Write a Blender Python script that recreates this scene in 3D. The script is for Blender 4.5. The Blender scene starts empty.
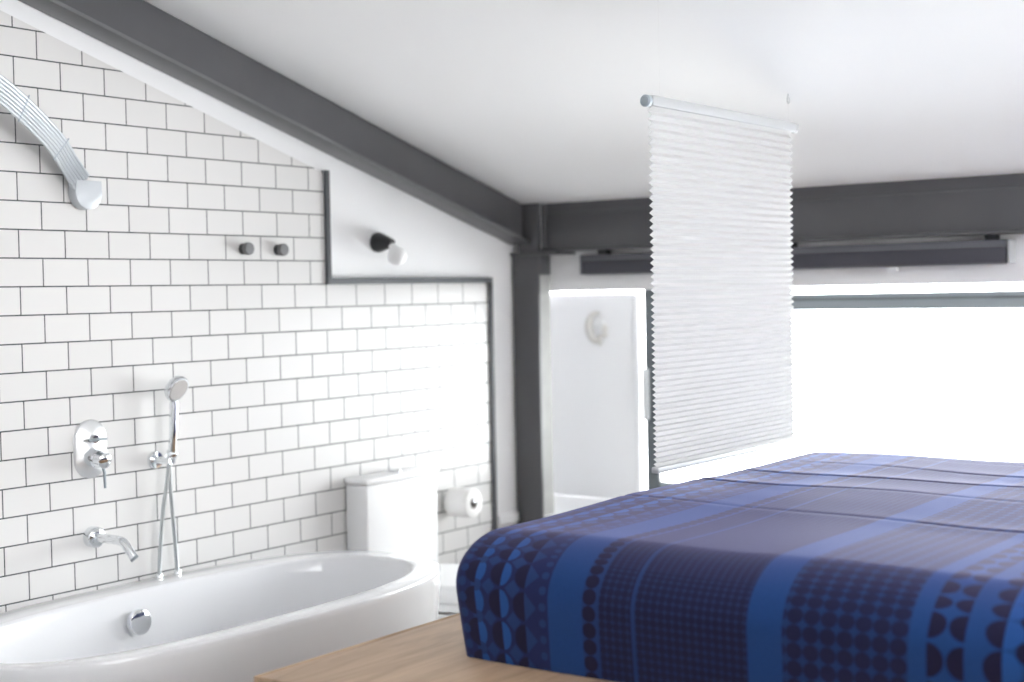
import bpy, bmesh, math, random
from mathutils import Vector, Matrix

SC = bpy.context.scene
COL = SC.collection
K = 1.42                      # height of the camera above the bathroom floor (all z below are relative to the camera)
W = 3.367                     # y of the tiled wall face
random.seed(3)

# ------------------------------------------------------------------ materials
def new_mat(name):
    m = bpy.data.materials.new(name); m.use_nodes = True
    nt = m.node_tree
    return m, nt, nt.nodes['Principled BSDF']

def pmat(name, col, rough=.5, metal=0., spec=.5, noise=0., nscale=6., bump=0., bscale=80., coat=0., sheen=0.):
    m, nt, b = new_mat(name)
    b.inputs['Base Color'].default_value = (*col, 1)
    b.inputs['Roughness'].default_value = rough
    b.inputs['Metallic'].default_value = metal
    b.inputs['Specular IOR Level'].default_value = spec
    b.inputs['Coat Weight'].default_value = coat
    b.inputs['Coat Roughness'].default_value = .08
    b.inputs['Sheen Weight'].default_value = sheen
    tc = nt.nodes.new('ShaderNodeTexCoord')
    if noise:
        n = nt.nodes.new('ShaderNodeTexNoise'); n.inputs['Scale'].default_value = nscale
        n.inputs['Detail'].default_value = 5
        nt.links.new(tc.outputs['Object'], n.inputs['Vector'])
        r = nt.nodes.new('ShaderNodeMapRange')
        r.inputs['To Min'].default_value = 1 - noise; r.inputs['To Max'].default_value = 1 + noise
        nt.links.new(n.outputs['Fac'], r.inputs['Value'])
        mx = nt.nodes.new('ShaderNodeVectorMath'); mx.operation = 'SCALE'
        mx.inputs[0].default_value = col
        nt.links.new(r.outputs['Result'], mx.inputs['Scale'])
        nt.links.new(mx.outputs['Vector'], b.inputs['Base Color'])
    if bump:
        n2 = nt.nodes.new('ShaderNodeTexNoise'); n2.inputs['Scale'].default_value = bscale
        nt.links.new(tc.outputs['Object'], n2.inputs['Vector'])
        bp = nt.nodes.new('ShaderNodeBump'); bp.inputs['Strength'].default_value = bump
        bp.inputs['Distance'].default_value = .004
        nt.links.new(n2.outputs['Fac'], bp.inputs['Height'])
        nt.links.new(bp.outputs['Normal'], b.inputs['Normal'])
    return m

M = {}
M['plaster'] = pmat('white_plaster', (.86, .86, .87), .75, noise=.015, nscale=3, bump=.12, bscale=14)
M['ceiling'] = pmat('ceiling_plaster', (.90, .90, .91), .7, noise=.012, nscale=2, bump=.10, bscale=9)
M['steel'] = pmat('painted_steel', (.088, .088, .094), .32, noise=.16, nscale=7, bump=.08, bscale=40)
M['steel_highlight'] = pmat('steel_edge_highlight', (.135, .135, .14), .4, noise=.25, nscale=9)  # paler steel, carries the edge highlight as colour
M['black_trim'] = pmat('black_metal_trim', (.07, .075, .082), .4, noise=.1, nscale=12)
M['concrete'] = pmat('grey_concrete', (.34, .34, .33), .8, noise=.18, nscale=14, bump=.3, bscale=60)
M['porcelain'] = pmat('white_porcelain', (.86, .86, .865), .28, coat=.1, noise=.008)
M['acrylic'] = pmat('white_acrylic', (.84, .845, .86), .16, coat=.5, noise=.008)
M['chrome'] = pmat('chrome', (.80, .82, .84), .09, metal=1., noise=.02)
M['chrome_satin'] = pmat('satin_chrome', (.88, .89, .90), .32, metal=1., noise=.02)
M['bulb_glass'] = pmat('frosted_bulb_glass', (.95, .95, .95), .35, noise=.01)
M['mount_metal'] = pmat('pale_mount_metal', (.60, .63, .66), .35, metal=.15, noise=.02)
M['hose'] = pmat('hose_metal', (.55, .58, .59), .28, metal=1., noise=.05, nscale=200)
M['black'] = pmat('black_plastic', (.022, .023, .025), .38, noise=.08)
M['knob_cap'] = pmat('brushed_dark_metal', (.16, .16, .165), .45, metal=.4, noise=.05)
M['arm_metal'] = pmat('satin_arm_metal', (.56, .59, .62), .28, metal=.6, noise=.02)
M['alu_mid'] = pmat('blue_grey_plastic', (.38, .43, .48), .4, noise=.04)
M['spray'] = pmat('spray_face_grey', (.45, .43, .42), .5, noise=.12, nscale=300)
M['alu'] = pmat('pale_aluminium', (.50, .51, .52), .45, metal=.1, noise=.02)
M['alu_dark'] = pmat('grey_aluminium', (.25, .28, .30), .4, metal=.3, noise=.04)
M['white_plastic'] = pmat('white_plastic', (.82, .83, .84), .35, noise=.01)
M['dark_blind'] = pmat('dark_blind_fabric', (.058, .058, .072), .62, noise=.06, nscale=60)
M['dark_blind_rail'] = pmat('dark_blind_rail', (.15, .15, .17), .4, noise=.05)
M['frame'] = pmat('window_frame_grey', (.115, .13, .14), .42, noise=.07)
M['paper'] = pmat('toilet_paper', (.88, .87, .86), .95, noise=.02, nscale=40, bump=.2, bscale=120)
M['card'] = pmat('cardboard_core', (.22, .2, .19), .9, noise=.05)
M['panel'] = pmat('white_panel_paint', (.80, .805, .815), .5, noise=.01)
M['ceramic_matte'] = pmat('ornament_ceramic', (.60, .59, .56), .45, noise=.02)
M['floor'] = pmat('floor_screed', (.20, .185, .175), .5, noise=.08, nscale=4)
M['navy'] = pmat('navy_seam_cloth', (.008, .009, .026), .8, noise=.15, nscale=200)
M['brown_ply'] = pmat('oak_ply_side', (.30, .17, .09), .6, noise=.2, nscale=8)  # brown ply of the platform base
M['ground'] = pmat('terrace', (.75, .75, .74), .8, noise=.05)

def tile_mat():
    m, nt, b = new_mat('white_metro_tiles')
    tc = nt.nodes.new('ShaderNodeTexCoord')
    sep = nt.nodes.new('ShaderNodeSeparateXYZ'); nt.links.new(tc.outputs['Object'], sep.inputs[0])
    cmb = nt.nodes.new('ShaderNodeCombineXYZ')
    ax = nt.nodes.new('ShaderNodeMath'); ax.operation = 'ADD'; ax.inputs[1].default_value = TILE_DX
    az = nt.nodes.new('ShaderNodeMath'); az.operation = 'ADD'; az.inputs[1].default_value = TILE_DZ
    nt.links.new(sep.outputs['X'], ax.inputs[0]); nt.links.new(sep.outputs['Z'], az.inputs[0])
    nt.links.new(ax.outputs[0], cmb.inputs['X']); nt.links.new(az.outputs[0], cmb.inputs['Y'])
    br = nt.nodes.new('ShaderNodeTexBrick')
    br.offset = .5; br.offset_frequency = 2; br.squash = 1
    br.inputs['Scale'].default_value = 1
    br.inputs['Brick Width'].default_value = .14831
    br.inputs['Row Height'].default_value = .0775
    br.inputs['Mortar Size'].default_value = .0019
    br.inputs['Mortar Smooth'].default_value = .1
    br.inputs['Bias'].default_value = -.3
    br.inputs['Color1'].default_value = (.735, .725, .715, 1)
    br.inputs['Color2'].default_value = (.70, .69, .68, 1)
    br.inputs['Mortar'].default_value = (.055, .064, .066, 1)
    nt.links.new(cmb.outputs[0], br.inputs['Vector'])
    nt.links.new(br.outputs['Color'], b.inputs['Base Color']); b.inputs['Specular IOR Level'].default_value = .3
    rg = nt.nodes.new('ShaderNodeMapRange')
    rg.inputs['To Min'].default_value = .2; rg.inputs['To Max'].default_value = .85
    nt.links.new(br.outputs['Fac'], rg.inputs['Value']); nt.links.new(rg.outputs[0], b.inputs['Roughness'])
    bp = nt.nodes.new('ShaderNodeBump'); bp.invert = True
    bp.inputs['Strength'].default_value = .5; bp.inputs['Distance'].default_value = .0015
    nt.links.new(br.outputs['Fac'], bp.inputs['Height']); nt.links.new(bp.outputs[0], b.inputs['Normal'])
    return m
# a vertical joint lies at x = 2.3281 in the rows k odd (7-8), the row line k = 0 at z = .7402
TILE_DX = -2.3281 + 10.5 * .14831
TILE_DZ = -(.7402 + K) + 40 * .0775
M['tile'] = tile_mat()

def wood_mat():
    m, nt, b = new_mat('light_oak')
    tc = nt.nodes.new('ShaderNodeTexCoord')
    mp = nt.nodes.new('ShaderNodeMapping'); mp.inputs['Scale'].default_value = (.9, 9, 9)
    nt.links.new(tc.outputs['Object'], mp.inputs[0])
    n = nt.nodes.new('ShaderNodeTexNoise'); n.inputs['Scale'].default_value = 2.2
    n.inputs['Detail'].default_value = 8; n.inputs['Roughness'].default_value = .6; n.inputs['Distortion'].default_value = 1.2
    nt.links.new(mp.outputs[0], n.inputs[0])
    rp = nt.nodes.new('ShaderNodeValToRGB')
    rp.color_ramp.elements[0].position = .3; rp.color_ramp.elements[0].color = (.40, .26, .155, 1)
    rp.color_ramp.elements[1].position = .72; rp.color_ramp.elements[1].color = (.66, .48, .325, 1)
    nt.links.new(n.outputs['Fac'], rp.inputs[0]); nt.links.new(rp.outputs[0], b.inputs['Base Color'])
    b.inputs['Roughness'].default_value = .42
    return m
M['oak'] = wood_mat()

def glass_mat():
    m = bpy.data.materials.new('window_glass'); m.use_nodes = True
    nt = m.node_tree; nt.nodes.clear()
    o = nt.nodes.new('ShaderNodeOutputMaterial'); mix = nt.nodes.new('ShaderNodeMixShader')
    t = nt.nodes.new('ShaderNodeBsdfTransparent'); t.inputs[0].default_value = (.96, .98, .98, 1)
    g = nt.nodes.new('ShaderNodeBsdfGlossy'); g.inputs['Roughness'].default_value = .02
    f = nt.nodes.new('ShaderNodeFresnel'); f.inputs[0].default_value = 1.45
    nt.links.new(f.outputs[0], mix.inputs[0]); nt.links.new(t.outputs[0], mix.inputs[1]); nt.links.new(g.outputs[0], mix.inputs[2])
    nt.links.new(mix.outputs[0], o.inputs[0])
    return m
M['glass'] = glass_mat()

def nylon_mat():
    m = bpy.data.materials.new('clear_nylon'); m.use_nodes = True
    nt = m.node_tree; nt.nodes.clear()
    o = nt.nodes.new('ShaderNodeOutputMaterial'); mix = nt.nodes.new('ShaderNodeMixShader'); mix.inputs[0].default_value = .1
    t = nt.nodes.new('ShaderNodeBsdfTransparent'); g = nt.nodes.new('ShaderNodeBsdfGlossy'); g.inputs['Roughness'].default_value = .2
    nt.links.new(t.outputs[0], mix.inputs[1]); nt.links.new(g.outputs[0], mix.inputs[2]); nt.links.new(mix.outputs[0], o.inputs[0])
    return m
M['nylon'] = nylon_mat()

def shade_mat():
    m = bpy.data.materials.new('pleated_shade_fabric'); m.use_nodes = True
    nt = m.node_tree; b = nt.nodes['Principled BSDF']; o = nt.nodes['Material Output']
    b.inputs['Base Color'].default_value = (.85, .845, .835, 1); b.inputs['Roughness'].default_value = .85
    tc = nt.nodes.new('ShaderNodeTexCoord')
    n = nt.nodes.new('ShaderNodeTexNoise'); n.inputs['Scale'].default_value = 5
    nt.links.new(tc.outputs['Object'], n.inputs[0])
    mr = nt.nodes.new('ShaderNodeMapRange'); mr.inputs['To Min'].default_value = .71; mr.inputs['To Max'].default_value = .74
    nt.links.new(n.outputs['Fac'], mr.inputs[0]); nt.links.new(mr.outputs[0], b.inputs['Base Color'])
    t = nt.nodes.new('ShaderNodeBsdfTranslucent'); t.inputs[0].default_value = (.68, .67, .66, 1)
    mix = nt.nodes.new('ShaderNodeMixShader'); mix.inputs[0].default_value = .24
    nt.links.new(b.outputs[0], mix.inputs[1]); nt.links.new(t.outputs[0], mix.inputs[2])
    nt.links.new(mix.outputs[0], o.inputs['Surface'])
    return m
M['shade'] = shade_mat()

# ---- patterned bed cover: stripes run along the bed, u = distance across the bed, v = length along the cloth
def cover_mat():
    m, nt, b = new_mat('blue_patterned_cover')
    uvn = nt.nodes.new('ShaderNodeUVMap'); uvn.uv_map = 'UVMap'
    sp = nt.nodes.new('ShaderNodeSeparateXYZ'); nt.links.new(uvn.outputs[0], sp.inputs[0])
    U, V = sp.outputs['X'], sp.outputs['Y']
    ua = nt.nodes.new('ShaderNodeMath'); ua.operation = 'ADD'; ua.inputs[1].default_value = .007
    nt.links.new(U, ua.inputs[0]); U = ua.outputs[0]
    def mth(op, a, c=None, d=None):
        n = nt.nodes.new('ShaderNodeMath'); n.operation = op
        for i, q in enumerate((a, c, d)):
            if q is None: continue
            if isinstance(q, (int, float)): n.inputs[i].default_value = q
            else: nt.links.new(q, n.inputs[i])
        return n.outputs[0]
    def mixc(fac, a, c):
        n = nt.nodes.new('ShaderNodeMix'); n.data_type = 'RGBA'
        nt.links.new(fac, n.inputs['Factor'])
        for s, q in ((6, a), (7, c)):
            if isinstance(q, tuple): n.inputs[s].default_value = (*q, 1)
            else: nt.links.new(q, n.inputs[s])
        return n.outputs[2]
    def band(lo, hi):
        return mth('MULTIPLY', mth('GREATER_THAN', U, lo), mth('LESS_THAN', U, hi))
    def rowd(p, off=0.):                     # signed distance to the nearest row centre
        f = mth('FRACT', mth('DIVIDE', mth('ADD', V, off + 100 * p), p))
        return mth('MULTIPLY', mth('SUBTRACT', f, .5), p)
    def disc(uc, p, r, off=0., ecc=1.):      # a column of discs centred at u = uc
        dv = rowd(p, off); du = mth('SUBTRACT', U, uc)
        d2 = mth('ADD', mth('MULTIPLY', du, mth('MULTIPLY', du, ecc)), mth('MULTIPLY', dv, dv))
        return mth('LESS_THAN', d2, r * r)
    def dots(p, r, u0=0.):                   # a grid of discs
        fu = mth('MULTIPLY', mth('SUBTRACT', mth('FRACT', mth('DIVIDE', mth('ADD', U, 10 * p - u0), p)), .5), p)
        dv = rowd(p)
        d2 = mth('ADD', mth('MULTIPLY', fu, fu), mth('MULTIPLY', dv, dv))
        return mth('LESS_THAN', d2, r * r)
    def side(uc, plus=True):
        return mth('GREATER_THAN' if plus else 'LESS_THAN', U, uc)
    AND = lambda a, c: mth('MULTIPLY', a, c)
    BASE = (.0068, .0160, .076); NAVY = (.0042, .0068, .038); DARK = (.0045, .0045, .027); MID = (.0095, .038, .140)
    BLUE = (.0058, .048, .185); BRIGHT = (.0105, .074, .275); GRID = (.0095, .025, .084); GRIDM = (.0062, .034, .122)
    col = mixc(band(-9, 9), NAVY, NAVY)
    # zone A: half-circle motifs next to the edge
    zA = band(1.618, 2.4)
    O1, O2 = .0205, .053
    def diamond(uc, p, r, off=0.):
        return mth('LESS_THAN', mth('ADD', mth('ABSOLUTE', mth('SUBTRACT', U, uc)), mth('ABSOLUTE', rowd(p, off))), r)
    a = mixc(diamond(1.7065, .065, .019, O2), BASE, MID)
    a = mixc(diamond(1.7685, .065, .017, O2), a, MID)
    a = mixc(AND(disc(1.803, .065, .0285, O1, 1.7), side(1.803, False)), a, BRIGHT)
    a = mixc(AND(disc(1.800, .065, .013, O2), side(1.86, False)), a, MID)
    a = mixc(AND(disc(1.803, .065, .029, O1), side(1.803)), a, DARK)
    a = mixc(disc(1.836, .0325, .010), a, MID)
    a = mixc(AND(disc(1.738, .065, .029, O1), side(1.738)), a, DARK)
    a = mixc(AND(disc(1.738, .065, .0285, O1, 1.7), side(1.738, False)), a, BRIGHT)
    a = mixc(AND(disc(1.676, .065, .029, O1), side(1.676)), a, DARK)
    tri = mth('LESS_THAN', mth('ADD', mth('SUBTRACT', 1.676, U), mth('ABSOLUTE', rowd(.065, O1))), .029)
    a = mixc(AND(tri, side(1.676, False)), a, MID)
    a = mixc(disc(1.632, .0325, .0085), a, MID)
    col = mixc(zA, col, a)
    # plain stripes
    for lo, hi, c in ((1.536, 1.618, BLUE), (1.116, 1.185, BLUE), (.855, .887, BLUE), (.763, .793, BLUE), (1.417, 1.426, MID)):
        col = mixc(band(lo, hi), col, c)
    # scalloped edge of dark discs
    s = mixc(disc(1.521, .0325, .0158), MID, DARK)
    col = mixc(band(1.498, 1.536), col, s)
    # fine and medium dotted grids
    col = mixc(band(1.426, 1.498), col, mixc(dots(.0163, .0077), GRID, NAVY))
    col = mixc(band(1.185, 1.417), col, mixc(dots(.0163, .0077), GRID, NAVY))
    col = mixc(band(.887, 1.116), col, mixc(dots(.0318, .0154, .887), GRIDM, (.0050, .0082, .042)))
    # half circles on blue
    h = mixc(AND(disc(.855, .065, .0288, .0124), side(.8551, False)), BLUE, DARK)
    h = mixc(AND(disc(.793, .065, .0288, .0124), side(.7929)), h, DARK)
    col = mixc(band(.793, .855), col, h)
    g = mixc(disc(.69, .065, .020, .045), BLUE, DARK)
    g = mixc(AND(disc(.731, .065, .031, .0124), side(.731)), g, DARK)
    g = mixc(AND(disc(.731, .065, .031, .0124), side(.731, False)), g, BRIGHT)
    g = mixc(AND(disc(.66, .065, .031, .0124), side(.66)), g, DARK)
    col = mixc(band(.6, .763), col, g)
    # woven cloth: slight mottling and a weave bump
    tc = nt.nodes.new('ShaderNodeTexCoord')
    n = nt.nodes.new('ShaderNodeTexNoise'); n.inputs['Scale'].default_value = 320; n.inputs['Detail'].default_value = 2
    nt.links.new(tc.outputs['Object'], n.inputs[0])
    mr = nt.nodes.new('ShaderNodeMapRange'); mr.inputs['To Min'].default_value = .82; mr.inputs['To Max'].default_value = 1.18
    nt.links.new(n.outputs['Fac'], mr.inputs[0])
    sc = nt.nodes.new('ShaderNodeVectorMath'); sc.operation = 'SCALE'
    nt.links.new(col, sc.inputs[0]); nt.links.new(mr.outputs[0], sc.inputs['Scale'])
    nt.links.new(sc.outputs[0], b.inputs['Base Color'])
    bp = nt.nodes.new('ShaderNodeBump'); bp.inputs['Strength'].default_value = .35; bp.inputs['Distance'].default_value = .001
    nt.links.new(n.outputs['Fac'], bp.inputs['Height']); nt.links.new(bp.outputs[0], b.inputs['Normal'])
    b.inputs['Roughness'].default_value = .72
    b.inputs['Specular IOR Level'].default_value = .30
    b.inputs['Specular Tint'].default_value = (.78, .74, 1, 1)
    b.inputs['Sheen Weight'].default_value = .17
    b.inputs['Sheen Roughness'].default_value = .55
    b.inputs['Sheen Tint'].default_value = (.60, .55, 1, 1)
    return m
M['cover'] = cover_mat()

# ------------------------------------------------------------------ mesh helpers (z is relative to the camera)
def box(bm, x0, x1, y0, y1, z0, z1, bevel=0., seg=2):
    vs = [bm.verts.new((x, y, z)) for x in (x0, x1) for y in (y0, y1) for z in (z0, z1)]
    fs = [(0, 1, 3, 2), (4, 6, 7, 5), (0, 4, 5, 1), (2, 3, 7, 6), (0, 2, 6, 4), (1, 5, 7, 3)]
    faces = [bm.faces.new([vs[i] for i in f]) for f in fs]
    if bevel:
        es = list({e for f in faces for e in f.edges})
        bmesh.ops.bevel(bm, geom=es, offset=bevel, segments=seg, profile=.5, affect='EDGES')
    return bm

def prism(bm, pts, d0, d1, axis='y', bevel=0.):
    """pts: 2D outline; extruded along axis from d0 to d1"""
    def P(p, d):
        if axis == 'y': return (p[0], d, p[1])
        if axis == 'x': return (d, p[0], p[1])
        return (p[0], p[1], d)
    a = [bm.verts.new(P(p, d0)) for p in pts]; c = [bm.verts.new(P(p, d1)) for p in pts]
    n = len(pts); fs = [bm.faces.new(a), bm.faces.new(c[::-1])]
    for i in range(n):
        fs.append(bm.faces.new((a[i], c[i], c[(i + 1) % n], a[(i + 1) % n])))
    if bevel:
        es = list(set(fs[0].edges) | set(fs[1].edges))
        bmesh.ops.bevel(bm, geom=es, offset=bevel, segments=2, profile=.5, affect='EDGES')
    bmesh.ops.recalc_face_normals(bm, faces=bm.faces)
    return bm

def frame_of(t):
    t = t.normalized()
    a = Vector((0, 0, 1)) if abs(t.z) < .9 else Vector((1, 0, 0))
    u = t.cross(a).normalized(); return u, u.cross(t).normalized()

def smooth_path(pts, n=10):
    """Catmull-Rom through pts"""
    P = [Vector(p) for p in pts]
    P = [2 * P[0] - P[1]] + P + [2 * P[-1] - P[-2]]
    out = []
    for i in range(1, len(P) - 2):
        for k in range(n):
            t = k / n; a, b_, c, d = P[i - 1:i + 3]
            out.append(.5 * ((2 * b_) + (c - a) * t + (2 * a - 5 * b_ + 4 * c - d) * t * t + (3 * b_ - a - 3 * c + d) * t ** 3))
    out.append(P[-2]); return out

def tube(bm, pts, r, n=14, smooth=0, cap=True):
    if smooth: pts = smooth_path(pts, smooth)
    pts = [Vector(p) for p in pts]
    rr = r if isinstance(r, (list, tuple)) else [r] * len(pts)
    if len(rr) != len(pts):
        rr = [rr[0] + (rr[-1] - rr[0]) * i / (len(pts) - 1) for i in range(len(pts))]
    u, v = frame_of(pts[1] - pts[0]); rings = []
    for i, p in enumerate(pts):
        t = (pts[min(i + 1, len(pts) - 1)] - pts[max(i - 1, 0)]).normalized()
        u = (u - t * u.dot(t)).normalized(); v = t.cross(u)
        rings.append([bm.verts.new(p + rr[i] * (math.cos(2 * math.pi * k / n) * u + math.sin(2 * math.pi * k / n) * v)) for k in range(n)])
    for a, c in zip(rings, rings[1:]):
        for k in range(n): bm.faces.new((a[k], a[(k + 1) % n], c[(k + 1) % n], c[k]))
    if cap:
        bm.faces.new(rings[0][::-1]); bm.faces.new(rings[-1])
    return bm

def lathe(bm, c, axis, prof, n=32):
    """prof: list of (distance along axis, radius)"""
    c = Vector(c); t = Vector(axis).normalized(); u, v = frame_of(t); rings = []
    for d, r in prof:
        if r < 1e-6: rings.append([bm.verts.new(c + d * t)])
        else: rings.append([bm.verts.new(c + d * t + r * (math.cos(2 * math.pi * k / n) * u + math.sin(2 * math.pi * k / n) * v)) for k in range(n)])
    for a, b_ in zip(rings, rings[1:]):
        for k in range(n):
            q = [a[k % len(a)], a[(k + 1) % len(a)], b_[(k + 1) % len(b_)], b_[k % len(b_)]]
            q2 = []
            for x in q:
                if x not in q2: q2.append(x)
            if len(q2) > 2: bm.faces.new(q2)
    if len(rings[0]) > 1: bm.faces.new(rings[0][::-1])
    if len(rings[-1]) > 1: bm.faces.new(rings[-1])
    bmesh.ops.recalc_face_normals(bm, faces=bm.faces)
    return bm

def ring_loft(bm, rings, closed_bottom=True, closed_top=False):
    R = [[bm.verts.new(p) for p in r] for r in rings]; n = len(R[0])
    for a, c in zip(R, R[1:]):
        for k in range(n): bm.faces.new((a[k], a[(k + 1) % n], c[(k + 1) % n], c[k]))
    if closed_bottom: bm.faces.new(R[0][::-1])
    if closed_top: bm.faces.new(R[-1])
    return R

def sup(cx, cy, a, b, z, n=2.7, N=96):
    out = []
    for k in range(N):
        t = 2 * math.pi * k / N; c, s = math.cos(t), math.sin(t)
        out.append((cx + a * math.copysign(abs(c) ** (2 / n), c), cy + b * math.copysign(abs(s) ** (2 / n), s), z))
    return out

def link(name, bm, mat, parent=None, smooth=True, angle=40):
    """one mesh object; verts come in camera-relative z and end in world z; origin = base of the thing"""
    for v in bm.verts: v.co.z += K
    if parent is not None: org = parent['_o'] if '_o' in parent else (0, 0, 0); org = Vector(org)
    else:
        xs = [v.co for v in bm.verts]
        org = Vector(((min(p.x for p in xs) + max(p.x for p in xs)) / 2, (min(p.y for p in xs) + max(p.y for p in xs)) / 2, min(p.z for p in xs)))
    for v in bm.verts: v.co -= org
    me = bpy.data.meshes.new(name); bm.to_mesh(me); bm.free()
    if smooth:
        for p in me.polygons: p.use_smooth = True
        try: me.set_sharp_from_angle(angle=math.radians(angle))
        except Exception: pass
    me.materials.append(M[mat] if isinstance(mat, str) else mat)
    o = bpy.data.objects.new(name, me); COL.objects.link(o)
    if parent is not None: o.parent = parent
    else: o.location = org
    o['_o'] = tuple(org)
    return o

def empty(name, loc):
    o = bpy.data.objects.new(name, None); COL.objects.link(o)
    o.location = (loc[0], loc[1], loc[2] + K); o['_o'] = tuple(o.location)
    o.empty_display_size = .1
    return o

def tag(o, label=None, cat=None, group=None, kind=None):
    if label: o['label'] = label
    if cat: o['category'] = cat
    if group: o['group'] = group
    if kind: o['kind'] = kind
    return o
B = bmesh.new

# ------------------------------------------------------------------ setting
FL = -K
def ceil_z(x): return .354 + .279 * (4.566 - x)
XR, YR = -2.2, -2.0                       # rear and right limits of the room

tag(link('floor', box(B(), XR - .15, 5.16, YR - .15, W + .25, FL - .12, FL), 'floor', smooth=False), kind='structure')
bm = prism(B(), [(XR - .15, ceil_z(XR - .15)), (4.80, ceil_z(4.80)), (4.80, ceil_z(4.80) + .15), (XR - .15, ceil_z(XR - .15) + .15)], YR - .15, W + .25, 'y')
tag(link('ceiling', bm, 'ceiling', smooth=False), kind='structure')

# left wall: plaster body, tile cladding, plaster panel with a sill line beside the column
wl = empty('wall_left', (1.2, W + .1, FL)); tag(wl, kind='structure')
bm = prism(B(), [(XR, FL), (4.657, FL), (4.657, ceil_z(4.657)), (XR, ceil_z(XR))], W + .009, W + .25, 'y')
link('plaster', bm, 'plaster', wl, smooth=False)
tl = lambda x: .781 - .2985 * (x - 2.292)
bm = prism(B(), [(XR, FL), (4.412, FL), (4.412, .046), (3.512, .046), (3.512, tl(3.512)), (XR, tl(XR))], W, W + .0085, 'y')
c = link('tile_cladding', bm, 'tile', wl, smooth=False)
# keep the tile grid in world coordinates
off = Vector(c['_o'])
for v in c.data.vertices: v.co += off
c.matrix_parent_inverse = Matrix.Translation(-off)
link('ledge', box(B(), 4.434, 4.562, W - .022, W + .0085, -.905, -.868, .003), 'porcelain', wl, smooth=False)

# black metal edge trims around the tiles
t = .012
tag(link('trim_1', box(B(), 3.512, 3.532, W - t, W + .0085, .0625, .425, .002), 'black_trim', smooth=False), kind='structure')
tag(link('trim_2', box(B(), 3.512, 4.432, W - t, W + .0085, .041, .0625, .002), 'black_trim', smooth=False), kind='structure')
tag(link('trim_3', box(B(), 4.412, 4.432, W - t, W + .0085, FL, .041, .002), 'black_trim', smooth=False), kind='structure')
tag(link('baseboard_left', box(B(), 3.96, 4.42, W - .018, W - .0005, FL, FL + .09, .004), 'white_plastic', smooth=False), kind='structure')

# back wall: upper strip with deep soffit, parapet, end wall of the window bay
wb = empty('wall_back', (4.9, 1, FL)); tag(wb, kind='structure')
link('upper_strip', box(B(), 4.70, 4.78, YR, W + .24, .0035, ceil_z(4.78) + .02), 'plaster', wb, smooth=False)
link('soffit', box(B(), 4.78, 5.16, YR, 3.62, .012, .16), 'plaster', wb, smooth=False)
link('parapet', box(B(), 4.60, 5.16, YR, 3.62, FL, -.905), 'plaster', wb, smooth=False)
link('bay_end', box(B(), 4.662, 5.16, 3.56, 3.62, -.905, .0115), 'plaster', wb, smooth=False)
link('pier', box(B(), 4.590, 4.657, 3.243, W + .008, FL, .148), 'concrete', wb, smooth=False)
tag(link('trim_4', box(B(), 4.585, 5.15, YR, 3.555, -.905, -.88, .004), 'porcelain', smooth=False), kind='structure')   # white window sill

# rear wall and right wall, behind and beside the camera; the right one has an unseen opening added for fill light
wr = empty('wall_rear', (XR - .07, .7, FL)); tag(wr, kind='structure')
link('plaster', box(B(), XR - .15, XR, YR, W + .009, FL, 2.24), 'plaster', wr, smooth=False)
wg = empty('wall_right', (1.2, YR - .07, FL)); tag(wg, kind='structure')
for n_, pts in {'parapet': [(XR, FL), (5.16, FL), (5.16, -.15), (XR, -.15)], 'pier_near': [(XR, -.15), (1.3, -.15), (1.3, ceil_z(1.3)), (XR, ceil_z(XR))],
                'pier_far': [(3.8, -.15), (5.16, -.15), (5.16, .2), (4.657, ceil_z(4.657)), (3.8, ceil_z(3.8))],
                'lintel': [(1.3, 1.2), (3.8, .50), (3.8, ceil_z(3.8)), (1.3, ceil_z(1.3))]}.items():
    link(n_, prism(B(), pts, YR - .15, YR, 'y'), 'plaster', wg, smooth=False)

# ------------------------------------------------------------------ steel frame
def slope_prism(bm, x0, x1, zlo, zhi, y0, y1):
    s = -.2815
    pts = [(x0, zlo + s * (x0 - 2.4)), (x1, zlo + s * (x1 - 2.4)), (x1, zhi + s * (x1 - 2.4)), (x0, zhi + s * (x0 - 2.4))]
    return prism(bm, pts, y0, y1, 'y', .0015)
rb = empty('roof_beam', (1.3, W - .04, .9))
tag(rb, 'dark grey steel beam sloping down under the ceiling above the tiled wall', 'beam')
link('web', slope_prism(B(), XR + .02, 4.570, .815, .958, W - .058, W - .048), 'steel', rb)
link('bottom_flange', slope_prism(B(), XR + .02, 4.572, .803, .815, W - .088, W + .006), 'steel', rb)
link('flange_highlight', slope_prism(B(), XR + .02, 4.571, .8035, .8145, W - .0925, W - .0882), 'steel_highlight', rb)  # thin paler strip, a highlight painted along the flange edge
link('top_flange', slope_prism(B(), XR + .02, 4.570, .940, .952, W - .052, W + .006), 'steel', rb)

eb = empty('eave_beam', (4.63, .7, .16))
tag(eb, 'dark grey horizontal steel beam running above the wide window', 'beam')
link('web', box(B(), 4.592, 4.602, YR + .01, 3.235, .172, .350, .002), 'steel', eb)
link('bottom_flange', box(B(), 4.582, 4.690, YR + .01, 3.235, .160, .172, .003), 'steel', eb)
link('top_flange', box(B(), 4.590, 4.690, YR + .01, 3.235, .300, .312, .003), 'steel', eb)
link('end_plate', box(B(), 4.578, 4.690, 3.207, 3.222, .1725, .345, .002), 'steel', eb)

cl = empty('steel_column', (4.58, 3.30, FL))
tag(cl, 'dark grey steel column standing in the corner where both beams meet', 'column')
link('front_flange', box(B(), 4.575, 4.5885, 3.242, 3.366, FL, .147, .002), 'steel', cl)
link('cap_plate', box(B(), 4.553, 4.69, 3.140, 3.360, .147, .1585, .002), 'steel', cl)
link('upper_stub', box(B(), 4.5745, 4.590, 3.236, 3.335, .1585, .350, .002), 'steel', cl)
link('side_lip', box(B(), 4.5745, 4.64, 3.227, 3.2425, .07, .147, .002), 'steel', cl)

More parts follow.
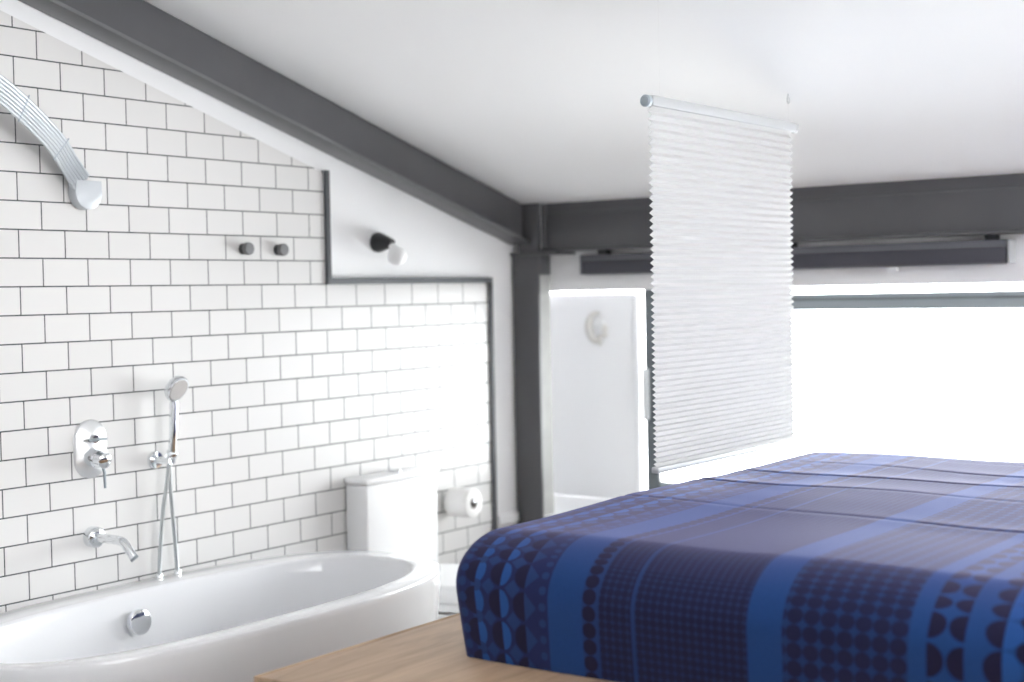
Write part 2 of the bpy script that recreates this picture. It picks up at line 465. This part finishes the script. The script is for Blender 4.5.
# ------------------------------------------------------------------ window
def make_window(name, y0, y1):
    w = empty(name, (5.1, (y0 + y1) / 2, -.88)); tag(w, kind='structure')
    a, c = 5.085, 5.125
    link('stile', box(B(), a, c, y1 - .062, y1, -.879, .0115, .004), 'frame', w, smooth=False)
    link('stile', box(B(), a, c, y0, y0 + .062, -.879, .0115, .004), 'frame', w, smooth=False)
    tr = link('transom_rail', box(B(), a - .012, c, y0 + .0625, y1 - .0625, -.087, -.024, .004), 'alu_dark', w, smooth=False)
    link('groove', box(B(), a - .015, a - .0121, y0 + .063, y1 - .063, -.050, -.042), 'frame', tr, smooth=False)
    link('bottom_rail', box(B(), a, c, y0 + .0625, y1 - .0625, -.879, -.789, .004), 'alu_dark', w, smooth=False)
    link('pane', box(B(), 5.100, 5.106, y0 + .0625, y1 - .0625, -.7885, -.0875), 'glass', w, smooth=False)
    link('transom_pane', box(B(), 5.100, 5.106, y0 + .0625, y1 - .0625, -.0235, .0115), 'glass', w, smooth=False)
    h = link('handle', box(B(), a - .034, a - .001, y1 - .026, y1 - .004, -.535, -.32, .008), 'alu', w)
    return w
make_window('window_1', .80, 3.071)
make_window('window_2', -1.62, .78)  # unseen second window, added for more daylight

# white board filling the left end of the window bay, with a round white ornament hung on it
bo = empty('window_board', (5.1, 3.3, -.879))
tag(bo, 'tall plain white panel standing on the sill between column and window', 'panel')
link('board', box(B(), 5.09, 5.125, 3.122, 3.552, -.878, -.008, .006), 'panel', bo)
link('edge_strip', box(B(), 5.080, 5.13, 3.098, 3.1215, -.878, -.016, .004), 'white_plastic', bo)

orn = empty('wall_ornament', (5.075, 3.295, -.23))
tag(orn, 'round white ceramic ornament hanging high on the white window panel', 'ornament')
oc = Vector((5.073, 3.295, -.150))
def arc(a0, a1, ry, rz, n=14):
    return [(oc.x, oc.y - ry * math.cos(math.radians(a0 + (a1 - a0) * i / n)), oc.z + rz * math.sin(math.radians(a0 + (a1 - a0) * i / n))) for i in range(n + 1)]
link('crescent', tube(B(), arc(75, 290, .043, .060), [.007 + .009 * math.sin(math.pi * i / 14) for i in range(15)], 12), 'ceramic_matte', orn)
link('leaf', tube(B(), arc(20, -40, .040, .040), [.005 + .009 * math.sin(math.pi * i / 14) for i in range(15)], 12), 'ceramic_matte', orn)
link('leaf', tube(B(), [oc + Vector((0, .012, -.045)), oc + Vector((-.004, -.024, -.036)), oc + Vector((0, -.05, -.033))], [.006, .010, .005], 12, 4), 'ceramic_matte', orn)
link('stem', tube(B(), [oc + Vector((0, -.010, -.038)), oc + Vector((0, -.014, -.078))], [.008, .006], 12), 'ceramic_matte', orn)
link('back_disc', lathe(B(), oc + Vector((.0165, 0, 0)), (-1, 0, 0), [(0, .034), (.006, .034), (.008, .030)], 32), 'white_plastic', orn)

# ------------------------------------------------------------------ dark roller blind under the eave beam
rbx = empty('roller_blind', (4.66, 2.26, .064))
tag(rbx, 'dark grey roller blind rolled up under the horizontal steel beam', 'blind')
ya, yb = 1.442, 3.075
link('cassette', box(B(), 4.640, 4.695, ya, yb, .112, .143, .006), 'dark_blind_rail', rbx)
link('rolled_fabric', lathe(B(), (4.664, ya + .012, .096), (0, 1, 0), [(0, .030), (yb - ya - .024, .030)], 28), 'dark_blind', rbx)
link('front_cover', box(B(), 4.628, 4.6385, ya + .004, yb - .004, .068, .118, .003), 'dark_blind', rbx)
link('bottom_bar', box(B(), 4.634, 4.662, ya + .010, yb - .010, .0635, .0735, .003), 'dark_blind_rail', rbx)
for y in (ya - .010, yb):
    link('end_cap', box(B(), 4.632, 4.698, y, y + .010, .066, .143, .004), 'alu' if y < 2 else 'dark_blind_rail', rbx)
for y in (1.50, 2.21, 2.99):
    link('bracket', box(B(), 4.645, 4.685, y - .020, y + .020, .1435, .1595, .003), 'black', rbx)
p = link('pull_tab', box(B(), 4.628, 4.640, 1.805, 1.838, .050, .063, .002), 'white_plastic', rbx)

# ------------------------------------------------------------------ white pleated blind hanging from the ceiling
YB = 1.814
pb = empty('pleated_blind', (3.44, YB, -.445))
tag(pb, 'white pleated blind hanging free from the ceiling beside the bed', 'blind')
xa, xb = 3.046, 3.838
hr = link('head_rail', box(B(), xa - .008, xb + .010, YB - .016, YB + .016, .452, .478, .005), 'alu', pb)
for x, s in ((xa - .024, 1), (xb + .0105, -1)):
    link('end_cap', lathe(B(), (x, YB, .464), (1, 0, 0), [(0, .011), (.004, .015), (.0155, .015)], 20), 'alu_mid' if s == 1 else 'alu', hr)
zs = []; z = .452; k = 0; zbot = -.436
while z > zbot:
    f_ = (.452 - z) / .88
    zs.append((z, 1 if k % 2 else -1)); z -= .5 * (.0205 - .008 * f_); k += 1
zs.append((zbot, 1 if k % 2 else -1))
bm = B(); rows = []
for (z, s) in zs:
    f_ = (.452 - z) / .88; amp = .0062 - .0015 * f_
    rows.append([bm.verts.new((xa + (xb - xa) * i / 10, YB + s * amp, z)) for i in range(11)])
for a, c in zip(rows, rows[1:]):
    for i in range(10): bm.faces.new((a[i], a[i + 1], c[i + 1], c[i]))
fab = link('pleated_fabric', bm, 'shade', pb, smooth=False)
md = fab.modifiers.new('thickness', 'SOLIDIFY'); md.thickness = .0008; md.offset = 0
link('bottom_rail', box(B(), xa - .002, xb + .002, YB - .011, YB + .011, -.453, -.437, .004), 'alu', pb)
for x in (xa + .05, xb - .012):
    link('suspension_cord', tube(B(), [(x, YB, .478), (x, YB, ceil_z(x) - .012)], .0006, 6), 'nylon', pb)
x = xb - .012; zc = ceil_z(x)
hk = tube(B(), [(x + .0065 * math.cos(a_), YB, zc - .017 + .0105 * math.sin(a_)) for a_ in [math.pi / 2 + i * math.pi / 8 for i in range(15)]], .0016, 8)
tube(hk, [(x, YB, zc - .0075), (x, YB, zc)], .0016, 8)
tag(link('ceiling_hook', hk, 'alu', None), 'small metal eye hook in the ceiling above the right end of the pleated blind', 'hook')

# ------------------------------------------------------------------ bed platform and mattress
ZP = -.748
pf = empty('bed_platform', (3.1, 1.2, FL))
tag(pf, 'light oak platform carrying the blue mattress', 'platform')
link('platform_top', box(B(), 1.952, 4.38, -.2, 2.078, ZP - .045, ZP, .003), 'oak', pf)
link('edge_band', box(B(), 1.952, 4.38, 2.0785, 2.094, ZP - .045, ZP - .0005, .003), 'oak', pf)
link('base_box', box(B(), 2.02, 4.34, -.15, 2.03, FL, ZP - .0455, .003), 'brown_ply', pf)

mt = empty('mattress', (3.2, 1.0, ZP))
tag(mt, 'mattress in a blue and navy geometric patterned cover on oak platform', 'mattress')
X0, X1, Y0, Y1, Z0, Z1 = 2.283, 4.185, .10, 1.888, ZP + .001, -.499
RX, RY, RZ = .155, .055, .115
creases = [(2.93, .0038), (3.30, .0042), (3.545, .0036), (3.76, .0034), (3.96, .003)]
def wrinkle(x, y):
    w = 0
    for i, (cx, d) in enumerate(creases):
        xx = cx + .10 * (y - 1.3) * (1 if i % 2 else .35) * .35 + .012 * math.sin(5 * y + i * 2)
        dd = d * (.75 + .45 * math.sin(3.1 * y + 1.7 * i)); w -= dd * math.exp(-((x - xx) / .012) ** 2) - .7 * dd * math.exp(-((x - xx) / .06) ** 2)
    return w + .0025 * math.sin(7 * x + 3 * y) + .002 * math.sin(11 * y - 4 * x)
def rounded(p):
    q = Vector((min(max(p.x, X0 + RX), X1 - RX), min(max(p.y, Y0 + RY), Y1 - RY), min(p.z, Z1 - RZ)))
    d = p - q; e = Vector((d.x / RX, d.y / RY, d.z / RZ)); m_ = max(abs(e.x), abs(e.y), abs(e.z))
    if m_ > 1e-6:
        L = e.length; e = e * (m_ / L); p = q + Vector((e.x * RX, e.y * RY, e.z * RZ))
    # sides pull in towards the platform, bulge at mid height
    hgt = (p.z - Z0) / (Z1 - Z0)
    tuck = .016 * (1 - min(1, hgt / .75)) ** 1.5
    if p.x < X0 + .3: p.x += tuck * (1 - (p.x - X0) / .3) * .6
    if p.y > Y1 - .3: p.y -= tuck * (1 - (Y1 - p.y) / .3) * 1.6
    if hgt > .55: p.z += wrinkle(p.x, p.y) * min(1, (hgt - .55) / .4)
    # fabric ripples on the front face
    if p.x < X0 + .05: p.x += .003 * math.sin(9 * p.y + 14 * p.z) * (1 - hgt)
    return p
bm = B(); uvl = bm.loops.layers.uv.new('UVMap')
def patch(us, vs, pos, uv):
    g = [[bm.verts.new(rounded(Vector(pos(a, c)))) for c in vs] for a in us]
    for i in range(len(us) - 1):
        for j in range(len(vs) - 1):
            f_ = bm.faces.new((g[i][j], g[i + 1][j], g[i + 1][j + 1], g[i][j + 1]))
            for lp, (a, c) in zip(f_.loops, ((us[i], vs[j]), (us[i + 1], vs[j]), (us[i + 1], vs[j + 1]), (us[i], vs[j + 1]))):
                lp[uvl].uv = uv(a, c)
def lin(a, c, n, dense=0):
    return [a + (c - a) * i / n for i in range(n + 1)]
def edges(a, c, r, n, m=10):
    return lin(a, a + r, m)[:-1] + lin(a + r, c - r, n) + lin(c - r, c, m)[1:]
xs_, ys_, zs_ = edges(X0, X1, RX, 260, 24), edges(Y0, Y1, RY, 60), lin(Z0, Z1 - RZ, 12)[:-1] + lin(Z1 - RZ, Z1, 12)
patch(xs_, ys_, lambda a, c: (a, c, Z1), lambda a, c: (c, a))
patch(zs_, ys_, lambda a, c: (X0, c, a), lambda a, c: (c, X0 - (Z1 - a)))
patch(ys_, zs_, lambda a, c: (X1, a, c), lambda a, c: (a, X1 + (Z1 - c)))
patch(xs_, zs_, lambda a, c: (a, Y1, c), lambda a, c: (Y1 + (Z1 - c), a))
patch(zs_, xs_, lambda a, c: (c, Y0, a), lambda a, c: (Y0 - (Z1 - a), c))
bmesh.ops.remove_doubles(bm, verts=bm.verts, dist=1e-5)
bmesh.ops.recalc_face_normals(bm, faces=bm.faces)
link('fitted_cover', bm, 'cover', mt, angle=80)
# dark seam where the cover is folded at the near corner
seam = []
for i in range(13):
    z = Z0 + .004 + (Z1 - .075 - Z0) * i / 12
    p = rounded(Vector((X0, Y1, z))); seam.append((p.x - .0005, p.y + .0005, p.z))
link('corner_seam', tube(B(), seam, .004, 8), 'navy', mt)

# ------------------------------------------------------------------ bathtub
tb = empty('bathtub', (2.62, 2.985, FL))
tag(tb, 'white oval bathtub standing against the tiled wall', 'bathtub')
ZR = -.82
cx, cy, A, Bq = 2.635, 2.984, .792, .380
R = []
for z, s in ((FL, .84), (FL + .02, .85), (FL + .15, .885), (FL + .30, .935), (FL + .45, .978), (ZR - .05, .997), (ZR - .02, 1.0), (ZR - .006, .999), (ZR - .0015, .994), (ZR, .986)):
    cyy = cy + (Bq - Bq * s) * .0
    R.append(sup(cx, cyy, A - A * (1 - s) * .62, Bq - Bq * (1 - s), z))
icx, icy, IA, IB = 2.615, 2.965, .715, .283
for z, a, b_ in ((ZR, .012, .012), (ZR - .002, .004, .004), (ZR - .009, 0, 0), (ZR - .06, -.012, -.006), (ZR - .16, -.03, -.014), (ZR - .26, -.06, -.026), (ZR - .34, -.10, -.045), (ZR - .385, -.15, -.075), (ZR - .405, -.21, -.115), (ZR - .412, -.34, -.18), (ZR - .416, -.55, -.24)):
    R.append(sup(icx, icy, IA + a, IB + b_, z))
bm = B(); RR = ring_loft(bm, R, True, True)
bmesh.ops.recalc_face_normals(bm, faces=bm.faces)
link('shell', bm, 'acrylic', tb, angle=60)
on = Vector((0, -1, .10)).normalized()
oc2 = Vector((2.578, 3.236, -.904))
link('overflow_cap', lathe(B(), oc2, on, [(-.02, .022), (.006, .022), (.008, .036), (.020, .037), (.025, .035), (.027, .029), (.0275, 0)], 36), 'chrome', tb)
link('drain', lathe(B(), (2.615, 2.965, ZR - .4165), (0, 0, 1), [(0, .03), (.004, .03), (.007, .024), (.0075, 0)], 28), 'chrome', tb)

# ------------------------------------------------------------------ toilet
to = empty('toilet', (3.766, 3.05, FL))
tag(to, 'white close-coupled toilet beyond the end of the bathtub', 'toilet')
ci = link('cistern', box(B(), 3.578, 3.955, 3.262, 3.362, FL + .375, -.642, .008, 3), 'porcelain', to)
ld = link('cistern_lid', box(B(), 3.574, 3.959, 3.258, 3.363, -.6415, -.620, .005, 3), 'porcelain', ci)
link('flush_button', lathe(B(), (3.79, 3.318, -.6202), (0, 0, 1), [(0, .022), (.006, .022), (.008, .019), (.0085, 0)], 24), 'chrome', ci)
def egg(z, w, y0, y1, n=48):
    out = []; cyy = (y0 + y1) / 2; b_ = (y1 - y0) / 2
    for k in range(n):
        t_ = 2 * math.pi * k / n; c_, s_ = math.cos(t_), math.sin(t_)
        e = 2.0 if s_ < 0 else 4.5
        out.append((3.766 + w * math.copysign(abs(c_) ** (2 / (2.3 if s_ < 0 else 3.6)), c_), cyy + b_ * math.copysign(abs(s_) ** (2 / (2.1 if s_ < 0 else 4)), s_), z))
    return out
bm = B(); ring_loft(bm, [egg(FL, .135, 2.90, 3.36), egg(FL + .1, .135, 2.89, 3.36), egg(FL + .2, .145, 2.86, 3.36), egg(FL + .30, .17, 2.80, 3.36), egg(FL + .355, .186, 2.77, 3.36), egg(FL + .374, .186, 2.77, 3.36)], True, True)
link('bowl', bm, 'porcelain', to, angle=60)
bm = B(); ring_loft(bm, [egg(FL + .381, .180, 2.775, 3.250), egg(FL + .384, .186, 2.766, 3.254), egg(FL + .405, .186, 2.766, 3.254), egg(FL + .409, .182, 2.77, 3.250)], True, True)
link('seat', bm, 'porcelain', to, angle=50)
bm = B(); ring_loft(bm, [egg(FL + .411, .184, 2.77, 3.250), egg(FL + .414, .188, 2.764, 3.254), egg(FL + .456, .188, 2.764, 3.254), egg(FL + .464, .182, 2.772, 3.248), egg(FL + .466, .15, 2.80, 3.21)], True, True)
link('seat_lid', bm, 'porcelain', to, angle=50)

# ------------------------------------------------------------------ toilet roll on its peg
ho = empty('roll_holder', (4.142, W, -.775))
tag(ho, 'chrome wall peg holding the toilet roll beside the toilet', 'holder')
link('wall_disc', lathe(B(), (4.142, W, -.763), (0, -1, 0), [(0, .024), (.006, .024), (.008, .02)], 24), 'chrome', ho)
link('peg', tube(B(), [(4.142, W - .006, -.763), (4.142, W - .128, -.763)], .009, 14), 'chrome', ho)
tr = empty('toilet_roll', (4.142, W - .075, -.827))
tag(tr, 'white toilet roll on a wall peg near the black tile trim', 'toilet roll')
bm = B()
lathe(bm, (4.142, W - .022, -.773), (0, -1, 0), [(.0, .020), (0, .050), (.003, .0535), (.097, .0535), (.100, .050), (.100, .020)], 40)
for f_ in [f_ for f_ in bm.faces if len(f_.verts) > 4]: bm.faces.remove(f_)
link('paper', bm, 'paper', tr, angle=50)
bm = B(); tube(bm, [(4.142, W - .0215, -.773), (4.142, W - .1225, -.773)], .0198, 32, cap=False)
co = link('cardboard_core', bm, 'card', tr)
md = co.modifiers.new('thickness', 'SOLIDIFY'); md.thickness = .0012; md.offset = -1

# ------------------------------------------------------------------ bath fittings on the tiled wall
def stadium(cx_, cz_, hw, hh, n=16):
    r = hw; o = []
    for k in range(n + 1):
        a_ = math.pi * k / n; o.append((cx_ + r * math.cos(a_), cz_ + hh - r + r * math.sin(a_)))
    for k in range(n + 1):
        a_ = math.pi + math.pi * k / n; o.append((cx_ + r * math.cos(a_), cz_ - hh + r + r * math.sin(a_)))
    return o
mx = empty('bath_mixer', (2.539, W, -.50))
tag(mx, 'chrome oval wall plate with two lever controls left of the hand shower', 'mixer tap')
bm = B()
ring_loft(bm, [[(x_, W - d_, z_) for x_, z_ in stadium(2.539, -.418, .056 - q_, .083 - q_)] for q_, d_ in [(0, .0003), (0, .004)] + [(.056 * i_ / 12, .004 + .016 * (1 - (1 - i_ / 12) ** 2)) for i_ in range(1, 12)]], True, True)
bmesh.ops.recalc_face_normals(bm, faces=bm.faces)
pl = link('wall_plate', bm, 'chrome_satin', mx, angle=70)
dv = link('diverter', tube(B(), [(2.536, W - .017, -.388), (2.536, W - .034, -.389)], .012, 20), 'chrome', mx)
link('diverter_lever', box(B(), 2.505, 2.568, W - .044, W - .0345, -.395, -.385, .004), 'alu_dark', dv)
kn = link('control_knob', lathe(B(), (2.532, W - .016, -.440), (0, -1, -.12), [(0, .026), (.030, .026), (.033, .023), (.036, .022), (.060, .022), (.063, .018), (.0635, 0)], 32), 'chrome', mx)
link('lever', tube(B(), [(2.534, W - .062, -.455), (2.536, W - .066, -.480), (2.535, W - .069, -.525)], [.0055, .0035], 12), 'alu_dark', kn)

spt = empty('bath_spout', (2.537, W, -.70))
tag(spt, 'chrome bath spout bending down from the tiled wall over the tub', 'spout')
link('wall_rose', lathe(B(), (2.537, W - .0003, -.668), (0, -1, 0), [(0, .030), (.020, .030), (.024, .028), (.026, .024)], 32), 'chrome', spt)
link('pipe', tube(B(), [(2.537, W - .02, -.668), (2.541, W - .07, -.6685), (2.545, W - .114, -.671), (2.548, W - .127, -.677), (2.552, W - .136, -.689), (2.562, W - .150, -.717)], [.0135, .012], 20, 6), 'chrome', spt)
link('outlet', tube(B(), [(2.562, W - .150, -.717), (2.5645, W - .154, -.7225)], .0125, 20), 'alu_dark', spt)

hs = empty('hand_shower', (2.78, W, -.82))
tag(hs, 'chrome hand shower clipped in a wall holder with a double hose loop', 'hand shower')
hb = link('wall_bracket', lathe(B(), (2.766, W - .0003, -.473), (0, -1, 0), [(0, .026), (.010, .026), (.013, .024), (.0135, 0)], 28), 'chrome', hs)
link('bracket_arm', tube(B(), [(2.766, W - .012, -.473), (2.777, W - .066, -.473)], .011, 18), 'chrome', hb)
link('clip', lathe(B(), (2.783, W - .058, -.461), (.05, -.35, 1), [(-.020, .0145), (-.018, .016), (.014, .017), (.016, .0155)], 22), 'chrome', hb)
link('handle', tube(B(), [(2.784, W - .060, -.455), (2.786, W - .066, -.38), (2.789, W - .068, -.30)], [.0115, .013], 18, 6), 'chrome', hs)
hd = Vector((2.800, W - .070, -.262)); ha = Vector((.10, -1, -.55)).normalized()
hh = link('spray_head', lathe(B(), hd - ha * .010, ha, [(-.014, .012), (-.010, .024), (-.002, .037), (.008, .041), (.016, .0405), (.019, .038)], 40), 'chrome', hs)
link('spray_face', lathe(B(), hd - ha * .010, ha, [(.0192, .034), (.0205, .033), (.0208, 0)], 40), 'spray', hh)
link('hose', tube(B(), [(2.781, W - .050, -.482), (2.774, W - .046, -.54), (2.762, W - .04, -.62), (2.754, W - .034, -.72), (2.748, W - .03, -.819)], .0062, 12, 6), 'hose', hs)
link('hose', tube(B(), [(2.783, W - .050, -.482), (2.786, W - .046, -.54), (2.796, W - .04, -.62), (2.808, W - .034, -.72), (2.818, W - .03, -.819)], .0062, 12, 6), 'hose', hs)
for x in (2.748, 2.818):
    link('hose_socket', lathe(B(), (x, W - .03, ZR + .0002), (0, 0, 1), [(0, .011), (.012, .010), (.014, .008)], 18), 'chrome', hs)

# ribbed shower arm at the upper left
sa = empty('shower_arm', (2.535, W, .26))
tag(sa, 'ribbed pale metal shower arm curving up from its round wall mount', 'shower arm')
o = [(2.491, .338), (2.491, .302)] + [(2.535 - .044 * math.cos(math.pi * k / 14), .302 - .045 * math.sin(math.pi * k / 14)) for k in range(1, 14)] + [(2.579, .302), (2.579, .338)]
link('wall_mount', prism(B(), o, W - .036, W - .0003, 'y', .003), 'mount_metal', sa, angle=28)
ctr = smooth_path([(2.520, W - .026, .330), (2.472, W - .038, .376), (2.411, W - .062, .431), (2.305, W - .10, .494), (2.19, W - .14, .547), (2.053, W - .18, .595), (1.90, W - .22, .64)], 8)
for j in range(7):
    pts = []
    for i, p in enumerate(ctr):
        tg = (ctr[min(i + 1, len(ctr) - 1)] - ctr[max(i - 1, 0)]).normalized()
        wd = tg.cross(Vector((0, -1, 0))).normalized()
        s_ = (j - 3) * .0098
        pts.append(p + wd * s_)
    link('rib', tube(B(), pts, .0052, 8), 'arm_metal', sa)
for i in (14, 26):
    p = ctr[i]; tg = (ctr[i + 1] - ctr[i - 1]).normalized(); wd = tg.cross(Vector((0, -1, 0))).normalized()
    link('clamp_bar', tube(B(), [p - wd * .04 + Vector((0, -.004, 0)), p + wd * .04 + Vector((0, -.004, 0))], .0022, 8), 'alu_mid', sa)

# two black wall knobs
def make_knob(x, z, label):
    k_ = empty('robe_hook', (x, W, z - .017))
    tag(k_, label, 'hook', 'black wall hooks')
    link('base', lathe(B(), (x, W - .0003, z), (0, -1, 0), [(0, .018), (.018, .018)], 28), 'black', k_)
    link('cap', lathe(B(), (x, W - .0185, z), (0, -1, 0), [(0, .020), (.012, .020), (.015, .018), (.0155, 0)], 28), 'knob_cap', k_)
make_knob(3.141, .156, 'left one of two round black wall hooks on the white tiles')
make_knob(3.292, .155, 'right one of two round black wall hooks, nearer the black tile trim')

# wall lamp
la = empty('wall_lamp', (3.78, W + .008, .15))
tag(la, 'small black cone wall lamp with a bare frosted bulb', 'lamp')
link('socket_cone', lathe(B(), (3.782, W + .0085, .188), (0, -1, -.06), [(0, .034), (.010, .036), (.016, .035), (.070, .016), (.076, .014), (.078, 0)], 32), 'black', la)
ba = Vector((-.05, -.55, -.9)).normalized()
link('bulb', lathe(B(), (3.779, W - .066, .176), ba, [(0, .012), (.012, .014), (.022, .022), (.034, .031), (.048, .035), (.062, .031), (.072, .021), (.078, .008), (.079, 0)], 32), 'bulb_glass', la)

# ------------------------------------------------------------------ light: overcast daylight through the back windows and the added side opening
wd = bpy.data.worlds.new('overcast_sky'); SC.world = wd; wd.use_nodes = True
wt = wd.node_tree; bg = wt.nodes['Background']
bg.inputs['Color'].default_value = (.985, .992, 1.0, 1)
wc = wt.nodes.new('ShaderNodeTexCoord'); wsx = wt.nodes.new('ShaderNodeSeparateXYZ')
wt.links.new(wc.outputs['Generated'], wsx.inputs[0])
wm = wt.nodes.new('ShaderNodeMapRange'); wm.interpolation_type = 'SMOOTHSTEP'     # hazy sky, brightest on the sun's side beyond the wide window
wm.inputs['From Min'].default_value = -.1; wm.inputs['From Max'].default_value = .9
wm.inputs['To Min'].default_value = 4.3; wm.inputs['To Max'].default_value = 7.2
wt.links.new(wsx.outputs['X'], wm.inputs['Value']); wt.links.new(wm.outputs[0], bg.inputs['Strength'])
def portal(name, loc, rot, sx, sy):
    l = bpy.data.lights.new(name, 'AREA'); l.shape = 'RECTANGLE'; l.size = sx; l.size_y = sy
    l.cycles.is_portal = True
    ob = bpy.data.objects.new(name, l); ob.location = loc; ob.rotation_euler = rot; COL.objects.link(ob)
portal('window_portal', (5.17, 1.0, -.36 + K), (math.pi / 2, 0, math.pi / 2), 5.2, 1.05)
portal('side_portal', (2.55, YR - .16, .52 + K), (-math.pi / 2, 0, 0), 2.6, 1.4)

# ------------------------------------------------------------------ camera
yaw, pit, rol = .63560, -.0334, -.0191
fw = Vector((math.cos(yaw) * math.cos(pit), math.sin(yaw) * math.cos(pit), math.sin(pit)))
r = fw.cross(Vector((0, 0, 1))).normalized(); u = r.cross(fw)
c_, s_ = math.cos(rol), math.sin(rol)
r, u = c_ * r + s_ * u, c_ * u - s_ * r
cam = bpy.data.cameras.new('camera'); co = bpy.data.objects.new('camera', cam); COL.objects.link(co)
mw = Matrix.Identity(4)
for i in range(3): mw[i][0], mw[i][1], mw[i][2] = r[i], u[i], -fw[i]
mw[2][3] = K
co.matrix_world = mw
cam.sensor_width = 36; cam.lens = 1430.254 / 1024 * 36
cam.dof.use_dof = True; cam.dof.focus_distance = 3.55; cam.dof.aperture_fstop = 1.9
SC.camera = co

for o_ in list(bpy.data.objects):
    if '_o' in o_: del o_['_o']
vs = SC.view_settings
SC.display_settings.display_device = 'sRGB'
vs.view_transform = 'Standard'; vs.look = 'None'; vs.gamma = 1; vs.use_curve_mapping = False
vs.exposure = 1.6
SC.cycles.use_denoising = True
SC.cycles.max_bounces = 14; SC.cycles.diffuse_bounces = 10; SC.cycles.glossy_bounces = 6; SC.cycles.transparent_max_bounces = 12
SC.cycles.sample_clamp_indirect = 8
